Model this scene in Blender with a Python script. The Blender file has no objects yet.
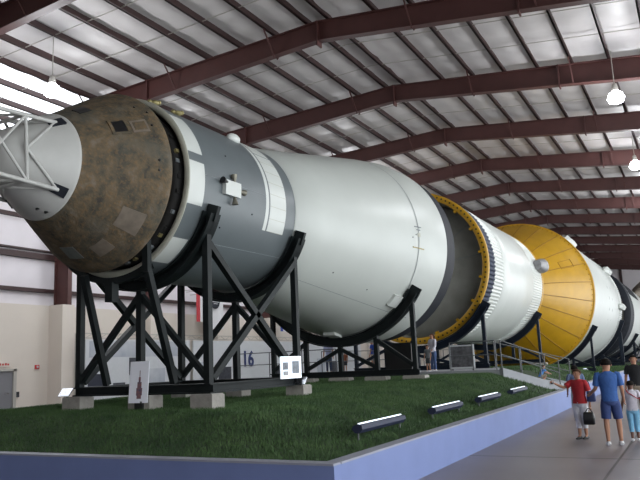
import bpy, math, random
import numpy as np
from mathutils import Vector, Matrix
random.seed(7)
C = bpy.context.scene.collection
sc = bpy.context.scene
PI = math.pi
sin, cos, rad = math.sin, math.cos, math.radians

# ---------------------------------------------------------------- camera
CAMZ = 2.0
PITCH, YAW, ROLL = rad(9.93), rad(27.95), rad(-2.5)
def ray(u, f, v):
    c, s = cos(ROLL), sin(ROLL); u, v = c*u - s*v, s*u + c*v
    c, s = cos(PITCH), sin(PITCH); y, z = c*f - s*v, s*f + c*v
    c, s = cos(YAW), sin(YAW)
    return Vector((c*u - s*y, s*u + c*y, z))
cd = bpy.data.cameras.new('camera'); cam = bpy.data.objects.new('camera', cd); C.objects.link(cam)
cd.sensor_width = 36; cd.lens = 36*700/640; cd.clip_end = 500; cd.clip_start = .1
r_, u_, b_ = ray(1, 0, 0), ray(0, 0, 1), -ray(0, 1, 0)
M = Matrix(((r_.x, u_.x, b_.x, 0), (r_.y, u_.y, b_.y, 0), (r_.z, u_.z, b_.z, CAMZ), (0, 0, 0, 1)))
cam.matrix_world = M
sc.camera = cam
# ---------------------------------------------------------------- light
w = bpy.data.worlds.new('sky'); sc.world = w; w.use_nodes = True
bg = w.node_tree.nodes['Background']; bg.inputs[0].default_value = (.90, .95, .98, 1); bg.inputs[1].default_value = 3.3
def area(name, loc, rot, sx, sy, power, col):
    l = bpy.data.lights.new(name, 'AREA'); l.shape = 'RECTANGLE'; l.size = sx; l.size_y = sy; l.energy = power; l.color = col
    o = bpy.data.objects.new(name, l); o.location = loc; o.rotation_euler = rot; C.objects.link(o); return o
# daylight through the long open side of the hall (right of the picture)
area('daylight_open_side', (11.9, 40, 4.4), (0, rad(90), 0), 7.0, 100, 3000, (.94, .98, 1))
sc.view_settings.view_transform = 'Standard'; sc.view_settings.look = 'None'
sc.view_settings.exposure = 0.15; sc.view_settings.gamma = 1; sc.view_settings.use_curve_mapping = False

# ---------------------------------------------------------------- materials
def mat(name, col, rough=.6, metal=0, var=0, scale=4, col2=None, bump=0, bscale=None, emit=None, es=0, spec=.5, detail=4):
    m = bpy.data.materials.new(name); m.use_nodes = True
    nt = m.node_tree; b = nt.nodes['Principled BSDF']
    b.inputs['Roughness'].default_value = rough; b.inputs['Metallic'].default_value = metal
    b.inputs['Specular IOR Level'].default_value = spec
    b.inputs['Base Color'].default_value = (*col, 1)
    tc = nt.nodes.new('ShaderNodeTexCoord')
    if var or col2:
        n = nt.nodes.new('ShaderNodeTexNoise'); n.inputs['Scale'].default_value = scale; n.inputs['Detail'].default_value = detail
        nt.links.new(tc.outputs['Object'], n.inputs['Vector'])
        r = nt.nodes.new('ShaderNodeValToRGB')
        a = col2 or tuple(max(0, c*(1-var)) for c in col)
        r.color_ramp.elements[0].position = .3; r.color_ramp.elements[1].position = .7
        r.color_ramp.elements[0].color = (*a, 1); r.color_ramp.elements[1].color = (*col, 1)
        nt.links.new(n.outputs[0], r.inputs[0]); nt.links.new(r.outputs[0], b.inputs['Base Color'])
    if bump:
        n2 = nt.nodes.new('ShaderNodeTexNoise'); n2.inputs['Scale'].default_value = bscale or scale*3; n2.inputs['Detail'].default_value = 3
        nt.links.new(tc.outputs['Object'], n2.inputs['Vector'])
        bp = nt.nodes.new('ShaderNodeBump'); bp.inputs['Strength'].default_value = bump; bp.inputs['Distance'].default_value = .05
        nt.links.new(n2.outputs[0], bp.inputs['Height']); nt.links.new(bp.outputs[0], b.inputs['Normal'])
    if emit:
        b.inputs['Emission Color'].default_value = (*emit, 1); b.inputs['Emission Strength'].default_value = es
    return m
WHITE = mat('white_paint', (.60, .625, .595), .36, var=.05, scale=1.2)
SLAW = mat('white_stage_paint', (.51, .535, .505), .40, var=.07, scale=.7)
NOSE = mat('nose_cap_paint', (.47, .47, .45), .45, var=.06)
NAVYB = mat('navy_band_paint', (.018, .028, .060), .6, var=.2, spec=.3)
CREAM = mat('cream_ring', (.47, .47, .39), .5, var=.15)
GREY = mat('blue_grey_paint', (.125, .145, .153), .4, var=.10, scale=1.5)
SEAM = mat('seam_grey', (.19, .21, .22), .6)
BLACKP = mat('black_paint', (.020, .023, .031), .6, spec=.2, var=.3)
YELLOW = mat('yellow_paint', (.50, .275, .010), .40, var=.18, scale=1.1)
YELLOWD = mat('yellow_seam', (.26, .13, .008), .6)
STEEL = mat('dark_green_steel', (.009, .013, .014), .55, spec=.25, var=.3, scale=3)
STEELB = mat('dark_blue_steel', (.008, .014, .026), .55, spec=.25, var=.3, scale=3)
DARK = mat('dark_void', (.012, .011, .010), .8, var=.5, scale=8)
MAROON = mat('maroon_primer_steel', (.075, .026, .023), .55, var=.2, scale=2)
PURLIN = mat('purlin_red_oxide', (.040, .018, .017), .6, var=.2)
CONC = mat('pale_concrete', (.36, .34, .31), .85, var=.25, scale=5, bump=.3)
DECK = mat('deck_concrete', (.30, .31, .33), .8, var=.15, scale=3)
CURB = mat('periwinkle_wall_paint', (.165, .215, .43), .6, var=.10, scale=1.5)
CURBT = mat('wall_cap_paint', (.30, .31, .37), .6, var=.12, scale=3)
LINER = mat('cream_liner_panel', (.62, .56, .49), .7, var=.06, scale=.6)
WALLI = mat('wall_insulation', (.68, .64, .66), .6, var=.08, scale=.8, bump=.15, bscale=1.5)
CHROME = mat('brushed_metal', (.6, .6, .62), .25, 1)
BRASS = mat('brass_fitting', (.35, .30, .13), .5, .3, var=.3, scale=9)
PANELW = mat('white_display_panel', (.55, .57, .58), .5, var=.05)
NAVY = mat('navy_numeral', (.02, .035, .12), .6)
RAILM = mat('railing_grey', (.10, .105, .11), .5, .3)
BLACK = mat('black_plastic', (.01, .01, .011), .35)
RED = mat('red_plastic', (.45, .02, .02), .5)
TRIM = mat('galvanised_trim', (.42, .40, .36), .5, .3)
GREYD = mat('grey_green_dome', (.30, .30, .265), .6, var=.3, scale=1.3)

def brown_mat():
    m = bpy.data.materials.new('charred_ablator'); m.use_nodes = True; nt = m.node_tree; b = nt.nodes['Principled BSDF']
    b.inputs['Roughness'].default_value = .75; b.inputs['Specular IOR Level'].default_value = .25
    tc = nt.nodes.new('ShaderNodeTexCoord')
    def noise(s, d, dist=0):
        n = nt.nodes.new('ShaderNodeTexNoise'); n.inputs['Scale'].default_value = s; n.inputs['Detail'].default_value = d
        n.inputs['Distortion'].default_value = dist; nt.links.new(tc.outputs['Object'], n.inputs['Vector']); return n
    n1 = noise(4.5, 12, .2); r1 = nt.nodes.new('ShaderNodeValToRGB'); e = r1.color_ramp.elements
    e[0].position = .28; e[0].color = (.050, .045, .038, 1); e[1].position = .75; e[1].color = (.175, .145, .115, 1)
    k = e.new(.45); k.color = (.088, .075, .052, 1); k = e.new(.58); k.color = (.135, .100, .060, 1)
    nt.links.new(n1.outputs[0], r1.inputs[0])
    n2 = noise(16, 8); r2 = nt.nodes.new('ShaderNodeValToRGB'); r2.color_ramp.elements[0].position = .50; r2.color_ramp.elements[1].position = .68
    r2.color_ramp.elements[0].color = (0, 0, 0, 1); r2.color_ramp.elements[1].color = (.6, .6, .6, 1)
    nt.links.new(n2.outputs[0], r2.inputs[0])
    mx = nt.nodes.new('ShaderNodeMixRGB'); nt.links.new(r2.outputs[0], mx.inputs[0]); nt.links.new(r1.outputs[0], mx.inputs[1]); mx.inputs[2].default_value = (.185, .115, .055, 1)
    n3 = noise(1.1, 3); r3 = nt.nodes.new('ShaderNodeValToRGB'); r3.color_ramp.elements[0].position = .48; r3.color_ramp.elements[1].position = .62
    r3.color_ramp.elements[0].color = (0, 0, 0, 1); r3.color_ramp.elements[1].color = (.45, .45, .45, 1)
    nt.links.new(n3.outputs[0], r3.inputs[0])
    m2 = nt.nodes.new('ShaderNodeMixRGB'); nt.links.new(r3.outputs[0], m2.inputs[0]); nt.links.new(mx.outputs[0], m2.inputs[1]); m2.inputs[2].default_value = (.085, .095, .085, 1)
    nt.links.new(m2.outputs[0], b.inputs['Base Color'])
    bp = nt.nodes.new('ShaderNodeBump'); bp.inputs['Strength'].default_value = .5; bp.inputs['Distance'].default_value = .03
    nt.links.new(n2.outputs[0], bp.inputs['Height']); nt.links.new(bp.outputs[0], b.inputs['Normal'])
    return m
BROWN = brown_mat()
BROWNL = mat('pale_ablator_patch', (.19, .155, .12), .75, var=.30, scale=6)
BROWNG = mat('grey_ablator_patch', (.16, .17, .16), .5, var=.3, scale=6)

def floor_mat():
    m = mat('polished_concrete', (.195, .172, .185), .40, var=.20, scale=.6, spec=.4)
    nt = m.node_tree; b = nt.nodes['Principled BSDF']; ramp = b.inputs['Base Color'].links[0].from_node
    tc = nt.nodes.new('ShaderNodeTexCoord'); sp = nt.nodes.new('ShaderNodeSeparateXYZ'); nt.links.new(tc.outputs['Object'], sp.inputs[0])
    def line(out, period, off, wdt):
        a = nt.nodes.new('ShaderNodeMath'); a.operation = 'SUBTRACT'; nt.links.new(out, a.inputs[0]); a.inputs[1].default_value = off
        p = nt.nodes.new('ShaderNodeMath'); p.operation = 'PINGPONG'; nt.links.new(a.outputs[0], p.inputs[0]); p.inputs[1].default_value = period/2
        l = nt.nodes.new('ShaderNodeMath'); l.operation = 'LESS_THAN'; nt.links.new(p.outputs[0], l.inputs[0]); l.inputs[1].default_value = wdt
        return l
    a, c = line(sp.outputs[0], 4.6, 9.75, .022), line(sp.outputs[1], 7.6, -41.0, .045)
    mx = nt.nodes.new('ShaderNodeMath'); mx.operation = 'MAXIMUM'; nt.links.new(a.outputs[0], mx.inputs[0]); nt.links.new(c.outputs[0], mx.inputs[1])
    mm = nt.nodes.new('ShaderNodeMixRGB'); nt.links.new(mx.outputs[0], mm.inputs[0]); nt.links.new(ramp.outputs[0], mm.inputs[1]); mm.inputs[2].default_value = (.055, .05, .055, 1)
    nt.links.new(mm.outputs[0], b.inputs['Base Color'])
    return m
FLOOR = floor_mat()

def roof_mat():
    m = mat('vinyl_roof_insulation', (.62, .59, .58), .5, var=.10, scale=.9, bump=.25, bscale=1.4)
    return m
ROOFI = roof_mat()
def sky_panel():
    m = bpy.data.materials.new('translucent_skylight'); m.use_nodes = True; nt = m.node_tree
    b = nt.nodes['Principled BSDF']; out = nt.nodes['Material Output']
    tr = nt.nodes.new('ShaderNodeBsdfTransparent'); tr.inputs[0].default_value = (.95, .95, 1, 1)
    tl = nt.nodes.new('ShaderNodeBsdfTranslucent'); tl.inputs[0].default_value = (.9, .9, .9, 1)
    mx = nt.nodes.new('ShaderNodeMixShader'); mx.inputs[0].default_value = .7
    nt.links.new(tl.outputs[0], mx.inputs[1]); nt.links.new(tr.outputs[0], mx.inputs[2]); nt.links.new(mx.outputs[0], out.inputs[0])
    return m
SKYP = sky_panel()

# ---------------------------------------------------------------- mesh helpers
class MB:
    def __init__(s): s.v = []; s.f = []; s.m = []; s.sm = []
    def add(s, vs, fs, mi=0, smooth=False):
        o = len(s.v); s.v += [tuple(p) for p in vs]
        for f in fs: s.f.append(tuple(i+o for i in f)); s.m.append(mi); s.sm.append(smooth)
    def box(s, a, b, mi=0):
        x0, y0, z0 = a; x1, y1, z1 = b
        s.add([(x0,y0,z0),(x1,y0,z0),(x1,y1,z0),(x0,y1,z0),(x0,y0,z1),(x1,y0,z1),(x1,y1,z1),(x0,y1,z1)],
              [(0,3,2,1),(4,5,6,7),(0,1,5,4),(1,2,6,5),(2,3,7,6),(3,0,4,7)], mi)
        return s
    def beam(s, p, q, w, h, up=(0,0,1), mi=0):
        p, q = Vector(p), Vector(q); d = (q-p).normalized(); up = Vector(up)
        if abs(d.dot(up)) > .95: up = Vector((0,1,0))
        x = d.cross(up).normalized(); z = x.cross(d).normalized()
        vs = [e + x*sx*w/2 + z*sz*h/2 for e in (p, q) for sx, sz in ((-1,-1),(1,-1),(1,1),(-1,1))]
        s.add(vs, [(0,1,2,3),(7,6,5,4),(0,4,5,1),(1,5,6,2),(2,6,7,3),(3,7,4,0)], mi); return s
    def ibeam(s, p, q, w, h, t=.03, up=(0,0,1), mi=0):
        p, q = Vector(p), Vector(q); d = (q-p).normalized(); u = Vector(up)
        if abs(d.dot(u)) > .95: u = Vector((0,1,0))
        x = d.cross(u).normalized(); z = x.cross(d).normalized()
        s.beam(p+z*(h-t)/2, q+z*(h-t)/2, w, t, up, mi); s.beam(p-z*(h-t)/2, q-z*(h-t)/2, w, t, up, mi)
        s.beam(p, q, t, h-2*t, up, mi); return s
    def tube(s, pts, radii, n=8, caps=True, mi=0, smooth=True, ry=None):
        pts = [Vector(p) for p in pts]
        if not hasattr(radii, '__len__'): radii = [radii]*len(pts)
        vs = []; prev = None
        for i, p in enumerate(pts):
            d = (pts[min(i+1, len(pts)-1)] - pts[max(i-1, 0)]).normalized()
            if prev is None:
                a = Vector((1,0,0)) if abs(d.x) < .8 else Vector((0,1,0))
                x = (a - d*a.dot(d)).normalized()
            else: x = (prev - d*prev.dot(d)).normalized()
            prev = x; y = d.cross(x)
            k = radii[i]; k2 = k if ry is None else ry[i]
            vs += [p + x*k*cos(2*PI*j/n) + y*k2*sin(2*PI*j/n) for j in range(n)]
        fs = [(i*n+j, i*n+(j+1) % n, (i+1)*n+(j+1) % n, (i+1)*n+j) for i in range(len(pts)-1) for j in range(n)]
        s.add(vs, fs, mi, smooth)
        if caps: s.add(vs[:n], [tuple(range(n))[::-1]], mi); s.add(vs[-n:], [tuple(range(n))], mi)
        return s
    def ell(s, c, rx, ry, rz, n=16, m=10, mi=0):
        vs = [(c[0]+rx*sin(PI*i/m)*cos(2*PI*j/n), c[1]+ry*sin(PI*i/m)*sin(2*PI*j/n), c[2]+rz*cos(PI*i/m)) for i in range(m+1) for j in range(n)]
        s.add(vs, [(i*n+j, (i+1)*n+j, (i+1)*n+(j+1) % n, i*n+(j+1) % n) for i in range(m) for j in range(n)], mi, True); return s
    def rev(s, prof, n=96, ax=None, matf=None, t0=0, t1=360, rf=None, mi=0, smooth=True):
        # revolve (y, r) about the rocket axis; theta measured from +X towards +Z
        full = abs(t1-t0) >= 359.9; cnt = n if full else n+1; vs = []
        for (y, r) in prof:
            for j in range(cnt):
                t = rad(t0+(t1-t0)*j/n); k = rf(j, y, r) if rf else r
                vs.append((AX+k*cos(t), y, AZ+k*sin(t)))
        o = len(s.v); s.v += vs
        for i in range(len(prof)-1):
            for j in range(n):
                j2 = (j+1) % cnt
                s.f.append((o+i*cnt+j, o+i*cnt+j2, o+(i+1)*cnt+j2, o+(i+1)*cnt+j))
                ym = (prof[i][0]+prof[i+1][0])/2; tm = t0+(t1-t0)*(j+.5)/n
                s.m.append(matf(ym, tm) if matf else mi); s.sm.append(smooth)
        return s
    def build(s, name, mats, parent=None):
        if not isinstance(mats, (list, tuple)): mats = [mats]
        v = np.array(s.v, dtype=np.float64)
        if parent is not None: org = np.array(world_loc(parent))
        else: org = np.array([(v[:,0].min()+v[:,0].max())/2, (v[:,1].min()+v[:,1].max())/2, v[:,2].min()])
        me = bpy.data.meshes.new(name); me.from_pydata([tuple(p) for p in (v-org)], [], s.f)
        for m in mats: me.materials.append(m)
        me.polygons.foreach_set('material_index', s.m); me.polygons.foreach_set('use_smooth', s.sm); me.update()
        o = bpy.data.objects.new(name, me); C.objects.link(o)
        if parent is not None: o.parent = parent
        else: o.location = org
        return o
def world_loc(o):
    p = Vector(o.location)
    while o.parent: o = o.parent; p = p + Vector(o.location)
    return p
def tag(o, label=None, cat=None, group=None, kind=None):
    if label: o['label'] = label
    if cat: o['category'] = cat
    if group: o['group'] = group
    if kind: o['kind'] = kind
    return o
def thing(name, label, cat, loc, group=None):
    o = bpy.data.objects.new(name, None); C.objects.link(o); o.location = loc; o.empty_display_size = .2
    return tag(o, label, cat, group)
def struct(mb, name, m): return tag(mb.build(name, m), kind='structure')
def dup(root, loc, label=None):
    r = root.copy(); C.objects.link(r); r.location = loc
    if label: r['label'] = label
    for ch in list(root.children):
        c = ch.copy(); C.objects.link(c); c.parent = r
        for g in list(ch.children):
            d = g.copy(); C.objects.link(d); d.parent = c
    return r

AX, AZ = -10.78, 5.95
FY = [14.7 + 7.6*k for k in range(-3, 15)]      # roof frame positions along the hall
RX = -11.5                                       # ridge
WX, EX = -34.5, 11.9
def roof_z(x): return 15.2 - (.045*(RX-x) if x < RX else .112*(x-RX))

# ================================================================ SETTING
struct(MB().box((WX-.4, -10, -.3), (EX+.3, 121, 0)), 'floor', FLOOR)
# long wall: liner below, insulation above
struct(MB().box((WX-.4, -10, 0), (WX, 121, 15.0)), 'wall_left', WALLI)
liner = MB().box((WX+.01, -9, 0), (WX+.35, 120, 6.06))
for y in FY: liner.box((WX+.3, y-.55, 0), (WX+1.5, y+.35, 6.06))
struct(liner, 'wall_left_liner', LINER)
struct(MB().box((WX, -10.3, 0), (EX, -9.9, 15.0)), 'wall_back', WALLI)
em = MB().box((WX, 120, 0), (EX, 120.4, 15.0))
struct(em, 'wall_end', WALLI)
g = MB()
for z, h in ((6.95, .22), (9.0, .34), (9.35, .10), (11.3, .22), (13.2, .22)): g.box((WX+.01, -9, z-h/2), (WX+.26, 120, z+h/2))
struct(g, 'trim_1', PURLIN)
g = MB()
for z in (6.0, 9.0): g.box((WX, 119.7, z-.15), (EX, 119.95, z+.15))
for x in (-20, -10, -2.5, 5): g.box((x-.2, 119.6, 0), (x+.2, 119.95, 14.5))
struct(g, 'trim_2', PURLIN)
# (end of walls)
# roof insulation, sagging a little between the frames' sag rods
def roof_sheet(x0, x1, y0, y1, nx, step=.3):
    mb = MB(); ys = np.arange(y0, y1+.01, step); xs = np.linspace(x0, x1, nx)
    vs = []
    for y in ys:
        for x in xs:
            ph = (y-14.7) % 1.52 / 1.52
            px = ((RX-x-.3) % 1.65)/1.65 if x < RX else ((x-RX-.92) % 1.43)/1.43
            vs.append((x, y, roof_z(x) - .10*sin(PI*ph)**.7*abs(sin(PI*px)) - .02))
    n = len(xs)
    mb.add(vs, [(i*n+j, (i+1)*n+j, (i+1)*n+j+1, i*n+j+1) for i in range(len(ys)-1) for j in range(n-1)], 0, True)
    return mb
struct(roof_sheet(-23.8, EX+.3, -10, 120, 150), 'ceiling', ROOFI)
struct(roof_sheet(-34.8, -23.8, -10, 7.1, 24), 'ceiling_rear', ROOFI)
struct(roof_sheet(-34.8, -32.0, 7.1, 120, 6), 'ceiling_left', ROOFI)
struct(roof_sheet(-32.0, -23.8, 7.1, 120, 24), 'window_1', SKYP)  # skylight strips by the capsule, run on unseen down the hall for added light
# purlins, each one a member running the length of the hall
k = 0; px_all = []
for sgn in (-1, 1):
    offs = [.45] + ([1.95+1.65*j for j in range(0, 13)] if sgn < 0 else [2.35+1.43*j for j in range(0, 15)])
    for o_ in offs:
        x = RX + sgn*o_
        if x < WX+.3 or x > EX-.2: continue
        px_all.append(x); z = roof_z(x)-.03
        mb = MB(); mb.box((x-.035, -9.5, z-.27), (x+.035, 119.9, z)); mb.box((x-.035, -9.5, z-.27), (x+.10, 119.9, z-.24))
        tag(mb.build('purlin', PURLIN), 'red-brown steel roof purlin running the length of the hall', None, 'roof purlins', 'structure')
# frames
def frame(y):
    mb = MB(); t = .32
    # bottom line: haunched near the columns
    xs = [WX+.1, WX+1.6, -27, -20, RX-1.2, RX, RX+1.2, -4, 4, EX-1.5, EX-.1]
    dep = [2.0, 1.9, 1.25, .92, .80, .80, .80, .90, 1.05, 1.6, 1.7]
    for i in range(len(xs)-1):
        x0, x1 = xs[i], xs[i+1]; a0, a1 = roof_z(x0)-.31, roof_z(x1)-.31; b0, b1 = a0-dep[i], a1-dep[i+1]
        def prism(y0, y1, p0, p1, q0, q1):
            mb.add([(x0,y0,q0),(x1,y0,q1),(x1,y0,p1),(x0,y0,p0),(x0,y1,q0),(x1,y1,q1),(x1,y1,p1),(x0,y1,p0)],
                   [(0,1,2,3),(7,6,5,4),(0,4,5,1),(3,2,6,7),(1,5,6,2),(0,3,7,4)])
        prism(y-.012, y+.012, a0, a1, b0, b1)
        prism(y-t/2, y+t/2, a0, a1, a0-.03, a1-.03); prism(y-t/2, y+t/2, b0+.03, b1+.03, b0, b1)
    for x in (-27, -20, RX, -4, 4):                      # splice plates
        z = roof_z(x)-.31; mb.box((x-.03, y-.17, z-1.0), (x+.03, y+.17, z))
    for j, x in enumerate(px_all):                       # flange braces down from the purlins
        if j % 3 == 1 and x > -26: 
            z = roof_z(x)-.25; mb.beam((x, y-.9, z), (x, y-.1, z-.95), .05, .05); mb.beam((x, y+.9, z), (x, y+.1, z-.95), .05, .05)
    # column
    z1 = roof_z(WX+1)-.5
    mb.box((WX+1.42, y-.16, 6.06), (WX+1.46, y+.16, z1)); mb.box((WX+.3, y-.012, 6.06), (WX+1.44, y+.012, z1)); mb.box((WX+.28, y-.16, 6.06), (WX+.31, y+.16, z1))
    zr = roof_z(EX)-.35
    mb.box((EX-.9, y-.012, 0), (EX-.12, y+.012, zr)).box((EX-.94, y-.16, 0), (EX-.90, y+.16, zr)).box((EX-.12, y-.16, 0), (EX-.08, y+.16, zr))
    return mb.build('roof_frame', MAROON)
for y in FY: tag(frame(y), 'maroon steel roof frame spanning the hall', None, 'roof frames', 'structure')
# sag rods under the purlins
for y in FY[:-1]:
    for q in (.33, .66):
        yy = y+7.6*q; mb = MB()
        for a, b in ((WX+.5, RX), (RX, EX-.3)):
            mb.beam((a, yy, roof_z(a)-.22), (b, yy, roof_z(b)-.22), .028, .028)
        tag(mb.build('sag_rod', TRIM), 'thin pale rod tying the roof purlins', None, 'roof sag rods', 'structure')

# ---------------------------------------------------------------- grass island
def smooth(a, b, x):
    t = min(1, max(0, (x-a)/(b-a))); return t*t*(3-2*t)
def gh(x, y):
    top = 1.17 + .10*smooth(12, 20, y) + .08*smooth(18, 23, y)
    top = top*(1-smooth(38, 47, y)) + .62*smooth(38, 47, y)
    top += .03*smooth(20, 24, y)*(1-smooth(28, 34, y))
    wdt = 3.6 - 1.5*smooth(17, 24, y)
    a = smooth(0, 1, min(1, max(0, -4.5-x)/wdt)) * smooth(8.3, 11.2, y) * (1-.62*smooth(13.6, 21, -x))
    return .605 + (max(top, .605)-.605)*a + .012*sin(x*2.1+y*1.3)*sin(y*1.7)
GRS = mat('turf_soil', (.028, .050, .018), .95, col2=(.014, .032, .010), scale=3, bump=.6, bscale=30)
mb = MB(); xs = np.linspace(-22, -4.62, 46); ys = np.concatenate([np.linspace(8.66, 30, 64), np.linspace(31, 118, 60)])
vs = [(x, y, gh(x, y)) for y in ys for x in xs]; n = len(xs)
mb.add(vs, [(i*n+j, i*n+j+1, (i+1)*n+j+1, (i+1)*n+j) for i in range(len(ys)-1) for j in range(n-1)], 0, True)
tag(mb.build('ground_mound', GRS), kind='structure')
# blades
def grass(name, x0, x1, y0, y1, dens, hmin, hmax, wd, seed):
    rng = np.random.default_rng(seed); N = int((x1-x0)*(y1-y0)*dens)
    X = rng.uniform(x0, x1, N); Y = rng.uniform(y0, y1, N)
    keep = ~((Y > 24.3) & (Y < 28.3) & (X < -6.0) & (X > -17.7)) & ~((X < -15) & (Y > 24)) & ~((Y >= 24.3) & (Y < 24.6+(X+6.2)*3.3+9*(X<-6.2)) & False) & ~((Y > 24.4+np.maximum(0,(X+6.3))*2.0) & (Y < 28.35+(X+7.4)*.68) & (X > -7.5))
    X, Y = X[keep], Y[keep]; N = len(X)
    Z = np.array([gh(a, b) for a, b in zip(X, Y)]); a = rng.uniform(0, 2*PI, N); h = rng.uniform(hmin, hmax, N)
    la = rng.uniform(0, 2*PI, N); ln = h*rng.uniform(.1, .8, N)
    P = np.zeros((N, 3, 3)); dx, dy = np.cos(a)*wd/2, np.sin(a)*wd/2
    P[:, 0] = np.c_[X-dx, Y-dy, Z-.01]; P[:, 1] = np.c_[X+dx, Y+dy, Z-.01]; P[:, 2] = np.c_[X+np.cos(la)*ln, Y+np.sin(la)*ln, Z+h]
    org = np.array([(x0+x1)/2, (y0+y1)/2, .6]); V = (P.reshape(-1, 3)-org)
    me = bpy.data.meshes.new(name); me.vertices.add(3*N); me.vertices.foreach_set('co', V.ravel())
    me.loops.add(3*N); me.loops.foreach_set('vertex_index', np.arange(3*N, dtype=np.int32))
    me.polygons.add(N); me.polygons.foreach_set('loop_start', np.arange(0, 3*N, 3, dtype=np.int32)); me.update(); me.validate()
    o = bpy.data.objects.new(name, me); C.objects.link(o); o.location = org
    me.materials.append(GRASS)
    return o
GRASS = mat('grass_blade', (.085, .15, .052), .6, col2=(.033, .075, .026), scale=1.3, detail=8, spec=.25)
tag(grass('turf_grass', -21.9, -4.75, 8.82, 24.3, 1500, .03, .075, .012, 1), 'short dark green turf covering the raised mound under the rocket', 'grass', kind='stuff')
tag(grass('turf_grass', -13, -4.77, 24.35, 70, 220, .04, .09, .03, 2), 'dark green turf beyond the ramp beside the yellow cone', 'grass', kind='stuff')

# retaining wall round the island
def wall_run(pts, name):
    mb = MB()
    for a, b in zip(pts[:-1], pts[1:]):
        a, b = Vector(a), Vector(b); d = (b-a).normalized(); nrm = Vector((-d.y, d.x, 0))
        for (z0, z1, o0, o1, mi) in ((0, .65, 0, .2, 0), (.65, .68, -.012, .215, 1)):
            c = [a+nrm*o0, b+nrm*o0, b+nrm*o1, a+nrm*o1]
            mb.add([(p.x, p.y, z0) for p in c]+[(p.x, p.y, z1) for p in c], [(0,1,2,3),(4,7,6,5),(0,4,5,1),(1,5,6,2),(2,6,7,3),(3,7,4,0)], mi)
    return tag(mb.build(name, [CURB, CURBT]), kind='structure')
wall_run([(-22.2, 8.5, 0), (-4.45, 8.5, 0)], 'retaining_wall_front')
wall_run([(-4.45, 8.7, 0), (-4.45, 27.45, 0)], 'retaining_wall_side')
wall_run([(-4.45, 30.15, 0), (-4.45, 118, 0)], 'retaining_wall_far')
# ---------------------------------------------------------------- deck, ramp
def slab(pts, zt, zb, name, m=DECK):
    n = len(pts); mb = MB()
    zt = zt if hasattr(zt, '__len__') else [zt]*n; zb = zb if hasattr(zb, '__len__') else [zb]*n
    vs = [(p[0], p[1], z) for p, z in zip(pts, zt)] + [(p[0], p[1], z) for p, z in zip(pts, zb)]
    mb.add(vs, [tuple(range(n)), tuple(range(2*n-1, n-1, -1))] + [(i, n+i, n+(i+1) % n, (i+1) % n) for i in range(n)])
    return struct(mb, name, m)
slab([(-17.4, 24.5), (-6.2, 24.5), (-7.4, 28.2), (-17.4, 28.2)], 1.5, 1.0, 'walkway')
slab([(-17.4, 28.2), (-15.2, 28.2), (-15.2, 56), (-17.4, 56)], 1.5, .5, 'walkway_far')
A, B, D, Cc = (-6.2, 24.5), (-4.66, 27.6), (-4.66, 30.0), (-7.4, 28.2)
slab([A, B, D, Cc], [1.49, .73, .66, 1.49], [.9, .2, .2, .9], 'ramp')
def parapet(a, b, za, zb, name):
    mb = MB(); a, b = Vector(a), Vector(b); d = (b-a).normalized(); nr = Vector((-d.y, d.x))*.075
    c = [a-nr, b-nr, b+nr, a+nr]; zt = [za, zb, zb, za]
    mb.add([(p.x, p.y, .4) for p in c]+[(p.x, p.y, z) for p, z in zip(c, zt)], [(3,2,1,0),(4,5,6,7),(0,1,5,4),(1,2,6,5),(2,3,7,6),(3,0,4,7)])
    struct(mb, name, DECK)
parapet((-6.15, 24.45), (-4.62, 27.5), 1.56, .76, 'ramp_kerb')
parapet((-7.4, 28.25), (-4.62, 30.08), 1.54, .74, 'ramp_kerb_far')

def railing(path, label, nspan, drop=.0):
    t = thing('railing', label, 'railing', path[0])
    P = [Vector(p) for p in path]
    rails = MB()
    for h in (1.0, .52): rails.tube([p+Vector((0, 0, h)) for p in P], .018, 8)
    rails.build('rail', RAILM, t)
    for a, b, k in zip(P[:-1], P[1:], nspan):
        for i in range(k+1):
            if i == 0 and a is not P[0]: continue
            p = a.lerp(b, i/k); MB().tube([p, p+Vector((0, 0, 1.0))], .022, 8).build('post', RAILM, t)
    return t
railing([(-8.0, 24.65, 1.5), (-6.35, 24.65, 1.5)], 'grey pipe railing along the front edge of the walkway', [2])
railing([(-6.2, 24.75, 1.5), (-4.75, 27.3, .74)], 'grey pipe railing sloping down the near side of the ramp', [3])
railing([(-7.3, 28.15, 1.5), (-4.78, 29.85, .72)], 'grey pipe railing sloping down the far side of the ramp', [3])
railing([(-15.35, 28.6, 1.5), (-15.35, 55.5, 1.5)], 'long grey railing of the walkway behind the rocket', [14])
railing([(-17.2, 24.65, 1.5), (-12.6, 24.65, 1.5)], 'short grey railing behind the white adapter cradle', [3])

# ================================================================ ROCKET
def on(y, th, r): t = rad(th); return Vector((AX+r*cos(t), y, AZ+r*sin(t)))
def rcm(y): return np.interp(y, [7.98, 9.03, 10.45, 10.62], [.42, 1.03, 1.915, 1.92])
def patch(y0, y1, t0, t1, rfun, lift, n=6, mb=None, mi=0):
    mb = mb or MB(); ys = np.linspace(y0, y1, n+1); ts = np.linspace(t0, t1, n+1); vs = []
    for l in (lift, -.01):
        vs += [on(y, t, rfun(y)+l) for y in ys for t in ts]
    m = n+1; q = m*m
    fs = [(i*m+j, (i+1)*m+j, (i+1)*m+j+1, i*m+j+1) for i in range(n) for j in range(n)]
    edge = [j for j in range(m)] + [i*m+n for i in range(1, m)] + [n*m+j for j in range(n-1, -1, -1)] + [i*m for i in range(n-1, 0, -1)]
    fs += [(edge[k], edge[(k+1) % len(edge)], q+edge[(k+1) % len(edge)], q+edge[k]) for k in range(len(edge))]
    mb.add(vs, fs, mi); return mb
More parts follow.
